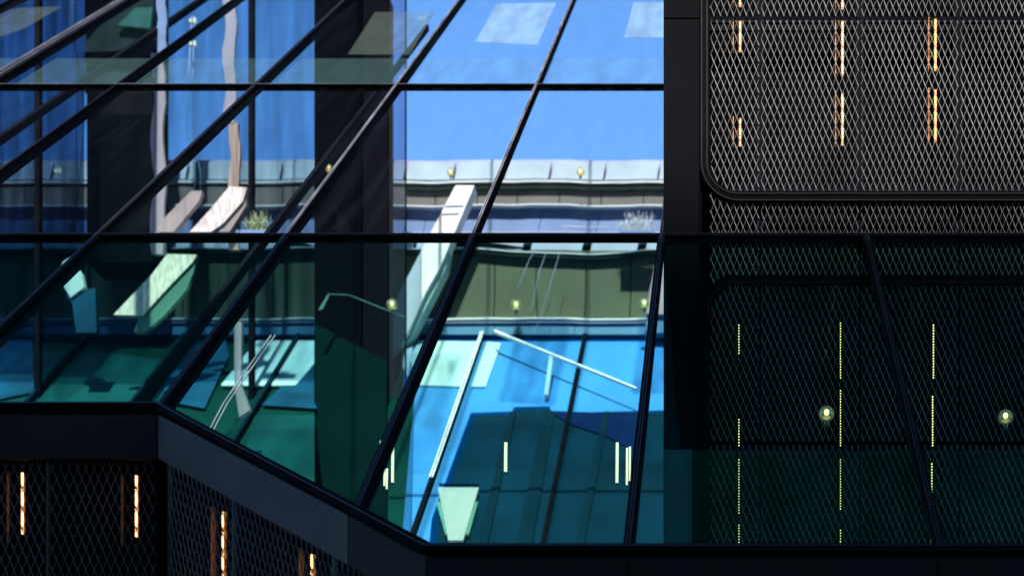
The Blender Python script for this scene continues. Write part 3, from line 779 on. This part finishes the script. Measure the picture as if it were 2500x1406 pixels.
# white light wells
lw = thing('light_well', 'bright white tapering light well at the foot of the lower roof', 'light well', loc=G(1120, 1335, H2))
slope([(1073, 1215), (1172, 1215), (1134, 1345), (1098, 1345)], H2, .03, .14).build('inner_face', M['wellwhite'], lw)
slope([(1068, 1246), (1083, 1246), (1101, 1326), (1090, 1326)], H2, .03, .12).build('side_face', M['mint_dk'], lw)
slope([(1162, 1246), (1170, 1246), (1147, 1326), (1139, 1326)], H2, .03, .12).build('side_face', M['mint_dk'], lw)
slope([(1075, 1201), (1172, 1201), (1172, 1204), (1075, 1204)], H2, .03, .12).build('lip', M['roofrim'], lw)
for pts, lab in (([(1312, 598), (1290, 640), (1262, 708)], 'fine pale stay wire before the olive cladding, left one'), ([(1372, 598), (1345, 690), (1310, 800)], 'fine pale stay wire before the olive cladding, longest one'),
                 ([(1338, 604), (1318, 660), (1296, 760)], 'fine pale stay wire before the olive cladding, middle one')):
    tag(MB().tube([P(x, y, 21.3) for x, y in pts], .0045, 5).build('stay_wire', M['lilac_pale'], None), lab, 'cable', 'fine stay wires')  # streaks reflected in the pane, put in as thin tubes
# raking rail over the lower roof
rr = thing('raking_rail', 'slim pale handrail falling to the right above the blue lower roof', 'handrail', loc=G(1350, 980, H2))
a, b = G(1212, 856, H2) + SN * .3, G(1556, 999, H2) + SN * .3
MB().bar(a, b, D_, SN, .06, .03, .04).build('rail', M['white'], rr)
a, b = G(1350, 912, H2) + SN * .28, G(1335, 980, H2) + SN * .1
MB().bar(a, b, X_, SN, .06, .06, .04).build('post', M['mint'], rr)
r2 = thing('silver_rail_pair', 'pair of thin silver rails rising to the right over the green glass at left', 'handrail', 'thin silver rails', loc=G(510, 1060, 1.6))
for dx in (0, 10):
    MB().tube([G(508 + dx, 1056, 1.5), G(545 + dx, 985, 1.5), G(600 + dx, 905, 1.5), G(625 + dx, 870, 1.5), G(662 + dx, 818, 1.5)], .008, 6).build('rail', M['silver'], r2, smooth=True)
wp = thing('white_stub_post', 'short pale post below the band of sills at left', 'post', loc=P(585, 1010, 18))
flat([(572, 784), (590, 784), (588, 940), (610, 1000), (584, 1018), (572, 940)], 17.8, .08).build('shaft', M['post'], wp)
bt = thing('balustrade', 'thin pale slanted balustrade line crossing the black column', 'handrail', loc=P(850, 760, 19.4))
MB().tube([P(785, 752, 19.4), P(802, 718, 19.4), P(852, 720, 19.4), P(990, 775, 19.4)], .007, 6).build('rail', M['mint_dk'], bt)
flat([(777, 756), (801, 717), (805, 717), (787, 754)], 19.38, .03).build('post', M['mint_dk'], bt)

# hanging tube lamps
for i, (x, y0, y1, w_, lab) in enumerate(((930, 1076, 1116, 6, 'short cream tube lamp just left of the thick black mullion'),
        (959, 1086, 1180, 7, 'long cream tube lamp just right of the thick black mullion'),
        (939, 1143, 1188, 5, 'small greenish tube lamp low by the mullion, left of a pair'), (945, 1143, 1196, 5, 'small greenish tube lamp low by the mullion, right of a pair'),
        (1235, 1080, 1154, 8, 'cream tube lamp hanging alone in the dark teal glass'), (1507, 1080, 1181, 7, 'long cream tube lamp left of the right hand mullion'),
        (1531, 1093, 1186, 5, 'greenish tube lamp beside the right hand mullion, left of a pair'), (1538, 1090, 1176, 5, 'greenish tube lamp beside the right hand mullion, right of a pair'))):
    Y = 11.0
    t = thing('tube_lamp', lab, 'lamp', 'slim hanging tube lamps', loc=P(x, y1, Y))
    r = w_ / 2 / F * Y
    MB().tube([P(x, y0, Y), P(x - .8, y1 - 3, Y)], r, 10).build('tube', M['tubelamp'] if w_ > 5 else M['greentube'] if 'greentube' in M else M['tubelamp'], t, smooth=True)
    MB().tube([P(x - .8, y1 - 2, Y), P(x - 1, y1 + 2, Y)], r * 1.05, 10).build('end_cap', M['cable_dk'], t)
    MB().tube([P(x, y0, Y), P(x, y0 - 60, Y)], .0012, 5).build('wire', M['cable_dk'], t)

# ---------------------------------------------------------------- reflected patches and haze, put in as sheets under the sloping glass
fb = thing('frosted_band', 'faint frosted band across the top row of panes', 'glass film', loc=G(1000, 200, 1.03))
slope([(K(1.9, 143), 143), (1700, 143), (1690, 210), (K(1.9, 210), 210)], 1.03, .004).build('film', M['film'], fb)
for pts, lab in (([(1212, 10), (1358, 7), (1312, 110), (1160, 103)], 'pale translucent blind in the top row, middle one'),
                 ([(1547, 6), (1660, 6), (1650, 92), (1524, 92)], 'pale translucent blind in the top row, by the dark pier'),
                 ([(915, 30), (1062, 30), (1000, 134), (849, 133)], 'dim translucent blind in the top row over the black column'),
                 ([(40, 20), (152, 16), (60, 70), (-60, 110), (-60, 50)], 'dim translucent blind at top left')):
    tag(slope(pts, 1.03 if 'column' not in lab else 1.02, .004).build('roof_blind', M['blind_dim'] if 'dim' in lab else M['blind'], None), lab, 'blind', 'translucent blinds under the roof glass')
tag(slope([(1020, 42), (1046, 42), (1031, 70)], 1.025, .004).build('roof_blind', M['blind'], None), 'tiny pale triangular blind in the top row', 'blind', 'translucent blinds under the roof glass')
tf = thing('green_film', 'sheet of green film behind the lower panes on the right', 'glass film', loc=G(1900, 1330, 1.02))
slope([(1690, 1098), (2295, 1098), (2295, 1336), (1690, 1336)], 1.03, .003).build('film', M['teal_film'], tf)
slope([(2302, 1098), (2640, 1098), (2640, 1336), (2302, 1336)], 1.03, .003).build('film', M['teal_film'], tf)
# doubled mullions reflected in the glass, put in as bars under the roof
rs = thing('steel_rafters', 'dark steel rafters running below the left half of the sloping glass', 'rafters', loc=G(600, 600, 1.36))
for k, w_, y0, y1 in ((.7736, .04, 60, 1150), (1.463, .06, -60, 1000), (1.235, .035, 600, 1000)):
    MB().bar(G(K(k, y0), y0, 1.12), G(K(k, y1), y1, 1.12), X_, SN, w_, w_, .08).build('rafter', M['raft'] if 'raft' in M else M['frame'], rs)

# ---------------------------------------------------------------- ornamental grasses on the lilac band ledge
def grass(px, py, w_, h_, mat, label, Y, seed):
    rnd = random.Random(seed)
    t = thing('ornamental_grass', label, 'plant', 'feathery plants on the ledge', loc=P(px, py, Y))
    mb = MB()
    for i in range(150):
        a = rnd.gauss(0, .75); l = rnd.uniform(.35, 1.0) * h_
        x0 = px + rnd.uniform(-.32, .32) * w_; p = []
        for q in range(7):
            f = q / 6
            p.append(P(x0 + math.sin(a) * w_ * .40 * f ** 1.2 + rnd.uniform(-2.2, 2.2), py - math.cos(a * .7) * l * (f - .18 * f * f * abs(a)), Y + rnd.uniform(-.08, .08)))
        mb.tube(p, [.003, .003, .003, .0025, .002, .002, .0012], 4)
    mb.build('blades', mat, t)
    mb = MB(); c = P(px, py, Y)
    mb.box(c.x - .26, c.x + .26, Y - .09, Y + .09, c.z - .03, c.z + .02)
    mb.build('soil_tray', M['lilac'], t)
grass(1555, 570, 88, 60, M['leafpale'], 'pale feathery plant on the ledge near the dark pier', 21.35, 1)
grass(628, 572, 70, 66, M['leaf'], 'yellow green feathery plant by the black upright of the smoked glass', 19.5, 2)
